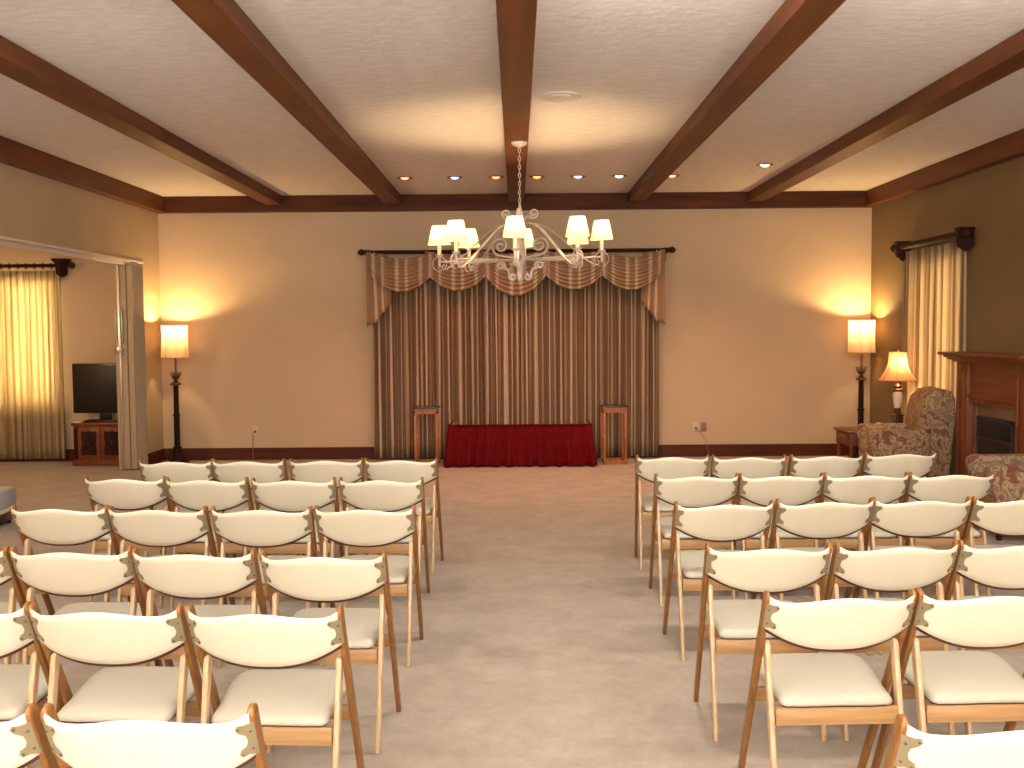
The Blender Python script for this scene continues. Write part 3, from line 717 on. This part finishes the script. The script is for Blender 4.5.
# ------------------------------------------------------------ right window drape and rod
tag(drape('window_drape', 'right_drape', 10.28, 11.90, .05, 2.49, 4.44, 16, .026, 9, full=1.2, axis='y', pinch=True), 'backlit cream striped pleated drape on the olive right wall', 'curtain')
t = empty('curtain_rod', (4.38, 11.08, 2.545), label='dark carved wooden rod above the drape on the right wall', cat='curtain rod')
MB().tube([(0, -.95, 0), (0, .93, 0)], .036, 12).build('rod', 'dark_wood', t)
for y in (-.84, .80):
    MB().add([(-.035, y-.025, .02), (-.035, y+.025, .02), (.11, y+.03, .02), (.11, y-.03, .02), (-.055, y-.06, .065), (-.055, y+.06, .065), (.11, y+.06, .065), (.11, y-.06, .065)], [(3, 2, 1, 0), (4, 5, 6, 7), (0, 1, 5, 4), (1, 2, 6, 5), (2, 3, 7, 6), (3, 0, 4, 7)]).box(-.045, .11, y-.04, y+.04, -.05, .03, .006).add(
        [(-.04, y-.035, -.05), (-.04, y+.035, -.05), (.11, y+.035, -.05), (.11, y-.035, -.05), (-.03, y-.03, -.12), (-.03, y+.03, -.12), (.11, y+.03, -.12), (.11, y-.03, -.12), (.04, y, -.17)], [(0, 1, 2, 3), (0, 4, 5, 1), (1, 5, 6, 2), (2, 6, 7, 3), (3, 7, 4, 0), (4, 8, 5), (5, 8, 6), (6, 8, 7), (7, 8, 4)]).build('wall_bracket', 'dark_wood', t)
for s, y in ((-1, -.95), (1, .93)):
    f = MB(); f.rings([[(r*math.cos(2*PI*j/14), y+s*z, r*math.sin(2*PI*j/14)) for j in range(14)] for r, z in [(.04, 0), (.05, .01), (.04, .025), (.045, .04), (.03, .06), (.005, .07)]]); f.build('finial', 'dark_wood', t)

# ------------------------------------------------------------ television on cabinet
t = empty('media_cabinet', (-5.13, 12.92, 0), -.04, label='carved reddish wooden cabinet under the television', cat='cabinet')
MB().box(-.33, .345, -.21, .22, .07, .50, .004).build('body', 'cab_wood', t)
MB().box(-.36, .365, -.245, .235, .50, .535, .01).box(-.345, .355, -.225, .225, .485, .502, .004).build('top', 'cab_wood', t)
MB().box(-.36, .365, -.235, .23, 0, .05, .006).box(-.345, .355, -.222, .225, .05, .075, .008).build('plinth', 'cab_wood', t)
for sx in (-1, 1):
    MB().box(sx*.315-.022, sx*.315+.022, -.228, -.20, .08, .48, .006).tube([(sx*.315, -.228, .10), (sx*.315, -.232, .46)], .012).build('corner_post', 'dark_wood', t)
    x0 = -.285 if sx < 0 else .005
    d = MB().box(x0, x0+.28, -.226, -.208, .095, .47, .004); dc = x0+.14
    dd = d.build('door', 'cab_wood', t)
    pn = MB()
    ol = [(p*.85, q) for p, q in [(-.11, -.15), (.11, -.15), (.12, -.09), (.10, 0), (.12, .09), (.11, .15), (.05, .14), (0, .155), (-.05, .14), (-.11, .15), (-.12, .09), (-.10, 0), (-.12, -.09)]]
    pn.prism(ol, lambda p: (dc+p[0], -.225, .283+p[1]), lambda p: (dc+p[0]*.93, -.236, .283+p[1]*.94))
    pn.lathe([(.001, 0)]*2, n=3) if 0 else None
    pn.prism([(.055*math.cos(a*PI/8)*(1+.2*math.cos(a*PI/2)), .08*math.sin(a*PI/8)*(1+.15*math.cos(a*PI/2))) for a in range(16)], lambda p: (dc+p[0], -.235, .283+p[1]), lambda p: (dc+p[0]*.6, -.248, .283+p[1]*.6))
    pn.build('carved_panel', 'dark_wood', dd, smooth=False)
    MB().lathe([(.006, -.025), (.01, -.01), (.01, .01), (.006, .025)], (dc, -.255, .285), 8).build('handle', 'black', dd)
t = empty('television', (-5.13, 12.93, .535), -.05, label='black flat television standing on the carved cabinet', cat='television')
MB().box(-.43, .355, -.03, .03, .105, .725, .008).build('casing', 'black', t)
MB().box(-.40, .325, -.034, -.029, .145, .70, .001).build('screen', 'screen', t)
MB().box(-.10, .04, -.015, .03, .02, .12, .006).box(-.26, .26, -.11, .11, 0, .02, .006).build('foot', 'black', t)
tag(MB().box(-5.47, -5.37, 12.70, 12.80, .536, .552, .002, ).build('paper_stack', 'paper'), 'small white paper stack on the cabinet, left of the television foot', 'papers')

# ------------------------------------------------------------ fireplace
t = empty('fireplace', (4.51, 9.45, 0), label='orange-brown wooden fireplace mantel with dark insert on right wall', cat='fireplace')
def FB(mb, name, m, par=t):
    mb.v = [(x-4.51, y-9.45, z) for x, y, z in mb.v]; return mb.build(name, m, par)
FB(MB().box(4.15, 4.505, 8.55, 10.22, 1.365, 1.395, .006), 'mantel_shelf', 'mantel_h')
FB(MB().box(4.19, 4.505, 8.60, 10.19, 1.34, 1.366, .006).box(4.225, 4.505, 8.63, 10.17, 1.32, 1.341, .006).box(4.26, 4.505, 8.66, 10.15, 1.30, 1.321, .006), 'crown_moulding', 'mantel_h')
for y0, y1 in ((9.88, 10.12), (8.69, 8.93)):
    p = FB(MB().box(4.30, 4.505, y0, y1, 0, 1.30, .004), 'pilaster', 'mantel')
    FB(MB().box(4.285, 4.302, y0+.05, y0+.075, .16, 1.2, .004).box(4.285, 4.302, y1-.075, y1-.05, .16, 1.2, .004), 'fluting', 'mantel', p)
    FB(MB().box(4.28, 4.505, y0-.01, y1+.01, 0, .13, .006), 'pilaster_base', 'mantel', p)
FB(MB().box(4.33, 4.505, 8.93, 9.88, 1.0, 1.30), 'header_panel', 'mantel_h')
FB(MB().box(4.30, 4.505, 8.93, 9.88, .965, 1.0, .006).box(4.32, 4.505, 8.93, 9.88, .91, .966, .004), 'header_moulding', 'mantel_h')
FB(MB().box(4.37, 4.505, 8.93, 9.88, 0, .91).box(4.36, 4.505, 9.80, 9.88, 0, .91, .003).box(4.36, 4.505, 8.93, 9.01, 0, .91, .003), 'stone_surround', 'marble')
fb = FB(MB().box(4.345, 4.38, 9.72, 9.76, .05, .80, .003).box(4.345, 4.38, 9.05, 9.09, .05, .80, .003).box(4.345, 4.38, 9.05, 9.76, .765, .80, .003).box(4.355, 4.378, 9.07, 9.74, .05, .77), 'firebox', 'iron')
g = MB()
for k in range(7): g.box(4.335, 4.358, 9.11, 9.70, .62+k*.02, .63+k*.02, .002)
FB(g, 'vent_louvres', 'iron', fb)
FB(MB().box(4.345, 4.357, 9.09, 9.72, .59, .612, .002), 'lower_strip', 'brass', fb)
FB(MB().box(4.348, 4.357, 9.10, 9.71, .08, .585, .002), 'glass_door', 'screen', fb)

# ------------------------------------------------------------ armchairs
def armchair(x, y, rz, label, sc_=1):
    """local: faces -x"""
    t = empty('armchair', (x, y, 0), rz, label=label, cat='armchair', group='floral armchairs by the fireplace')
    t.scale = (sc_,)*3
    def prism_y(ol, y0, y1, bev=.03):
        mb = MB(); rings = []
        cxm = sum(p[0] for p in ol)/len(ol); czm = sum(p[1] for p in ol)/len(ol)
        for yy, s in ((y0, .9), (y0+bev*.35, .97), (y0+bev, 1), ((y0+y1)/2, 1.0), (y1-bev, 1), (y1-bev*.35, .97), (y1, .9)):
            rings.append([(cxm+(px-cxm)*s, yy, czm+(pz-czm)*s) for px, pz in ol])
        return mb.rings(rings)
    MB().box(-.33, .34, -.33, .33, .07, .30, .025).build('base', 'floral', t)
    MB().box(-.37, .18, -.245, .245, .30, .45, .045).build('seat_cushion', 'floral', t)
    back = [(.12, .30), (.09, .45), (.08, .62), (.095, .76), (.13, .87), (.20, .935), (.30, .955), (.37, .935), (.395, .87), (.39, .6), (.37, .30), (.35, .10), (.12, .10)]
    prism_y(back, -.34, .34, .06).build('backrest', 'floral', t, ang=1)
    for s in (-1, 1):
        a = [(-.34, .08), (-.35, .30), (-.36, .44), (-.385, .50), (-.38, .55), (-.34, .578), (-.2, .58), (.05, .585), (.18, .60), (.18, .08)]
        prism_y(a, s*.31-.07, s*.31+.07, .045).build('arm', 'floral', t, ang=1)
    for sx in (-.28, .28):
        for sy in (-.28, .28): MB().lathe([(.018, 0), (.028, .07), (.03, .09)], (sx, sy, 0), 10).build('leg', 'dark_wood', t)
armchair(3.95, 10.56, -.16, 'floral tapestry armchair beneath the bright drape beside the mantel', 1.07)
armchair(4.03, 8.12, -.18, 'floral tapestry armchair cut by the right edge, before the fireplace', 1.02)

# ------------------------------------------------------------ end table with lamp
t = empty('end_table', (4.0, 11.56, 0), label='wooden end table behind the floral armchair in right corner', cat='side table')
MB().box(-.37, .36, -.26, .30, .475, .50, .008).build('top', 'cab_wood', t)
MB().box(-.34, .33, -.23, .27, .33, .476, .004).build('apron', 'cab_wood', t)
d = MB().box(-.352, -.338, -.18, .22, .35, .46, .004).box(-.28, .27, -.242, -.228, .35, .46, .004).build('drawer', 'cab_wood', t)
MB().lathe([(.005, -.01), (.012, 0), (.005, .01)], (-.365, .02, .405), 10).lathe([(.005, -.01), (.012, 0), (.005, .01)], (-.02, -.25, .405), 10).build('knob', 'brass', d)
for sx in (-.31, .30):
    for sy in (-.20, .24): MB().lathe([(.016, 0), (.022, .03), (.015, .06), (.024, .2), (.03, .33)], (sx, sy, 0), 10).build('leg', 'cab_wood', t)
MB().box(-.33, .32, -.22, .26, .12, .14, .004).build('shelf', 'cab_wood', t)
lx, ly = 4.19, 11.38
t = empty('table_lamp', (lx, ly, .50), label='table lamp with peach bell shade and porcelain urn body', cat='table lamp')
MB().box(-.062, .062, -.062, .062, 0, .02, .004).box(-.05, .05, -.05, .05, .02, .165, .006).box(-.06, .06, -.06, .06, .165, .18, .004).build('base', 'brass', t)
MB().lathe([(.03, .18), (.028, .20), (.036, .215), (.03, .23), (.034, .25)], n=18).build('lower_collar', 'brass', t)
MB().lathe([(.033, .25), (.045, .32), (.052, .38), (.05, .41), (.038, .43)], n=20).build('urn', 'porcelain', t)
MB().lathe([(.038, .43), (.058, .445), (.06, .455), (.03, .475), (.045, .49), (.03, .505), (.012, .52), (.008, .56)], n=20).build('upper_collar', 'brass', t)
s = pleat_shade(.088, .205, .865, .555, 64, 8, .004, .038).build('lamp_shade', 'table_shade', t, ang=3)
ribs(.09, .207, .865, .555, 8, .038, .0025).build('shade_trim', 'shade_trim', s)
MB().lathe([(.004, .84), (.006, .875), (.014, .885), (.012, .90), (.002, .91)], n=10).tube([(-.088, 0, .862), (.088, 0, .862)], .002, 5).tube([(0, 0, .52), (0, 0, .86)], .003, 6).build('finial', 'brass', t)
bulb(t, .70, 0)
light('POINT', 'table_lamp_light', (lx+.035, ly, .5+.74), 16, WARM, shadow_soft_size=.03)
t = empty('candle_jar', (3.98, 11.36, .50), label='small glass candle jar with lid on the end table', cat='jar')
MB().lathe([(.036, 0), (.042, .01), (.042, .055), (.034, .065)], n=16).build('jar', 'glass', t)
MB().lathe([(.036, .065), (.038, .08), (.02, .088), (.006, .092)], n=16).build('lid', 'glass', t)

# ------------------------------------------------------------ blue ottoman at the left edge
t = empty('ottoman', (-4.62, 8.75, 0), .08, label='pale blue satin ottoman cut by the left edge of the photo', cat='ottoman')
MB().box(-.30, .26, -.22, .22, .15, .315, .03).build('cushion', 'blue', t)
MB().box(-.305, .265, -.225, .225, .118, .152, .01).build('band', 'cream_band', t)
MB().box(-.28, .24, -.20, .20, .03, .12, .004).build('base', 'black', t)
for sx in (-.24, .20):
    for sy in (-.16, .16): MB().lathe([(.02, 0), (.025, .03)], (sx, sy, 0), 10).build('foot', 'black', t)
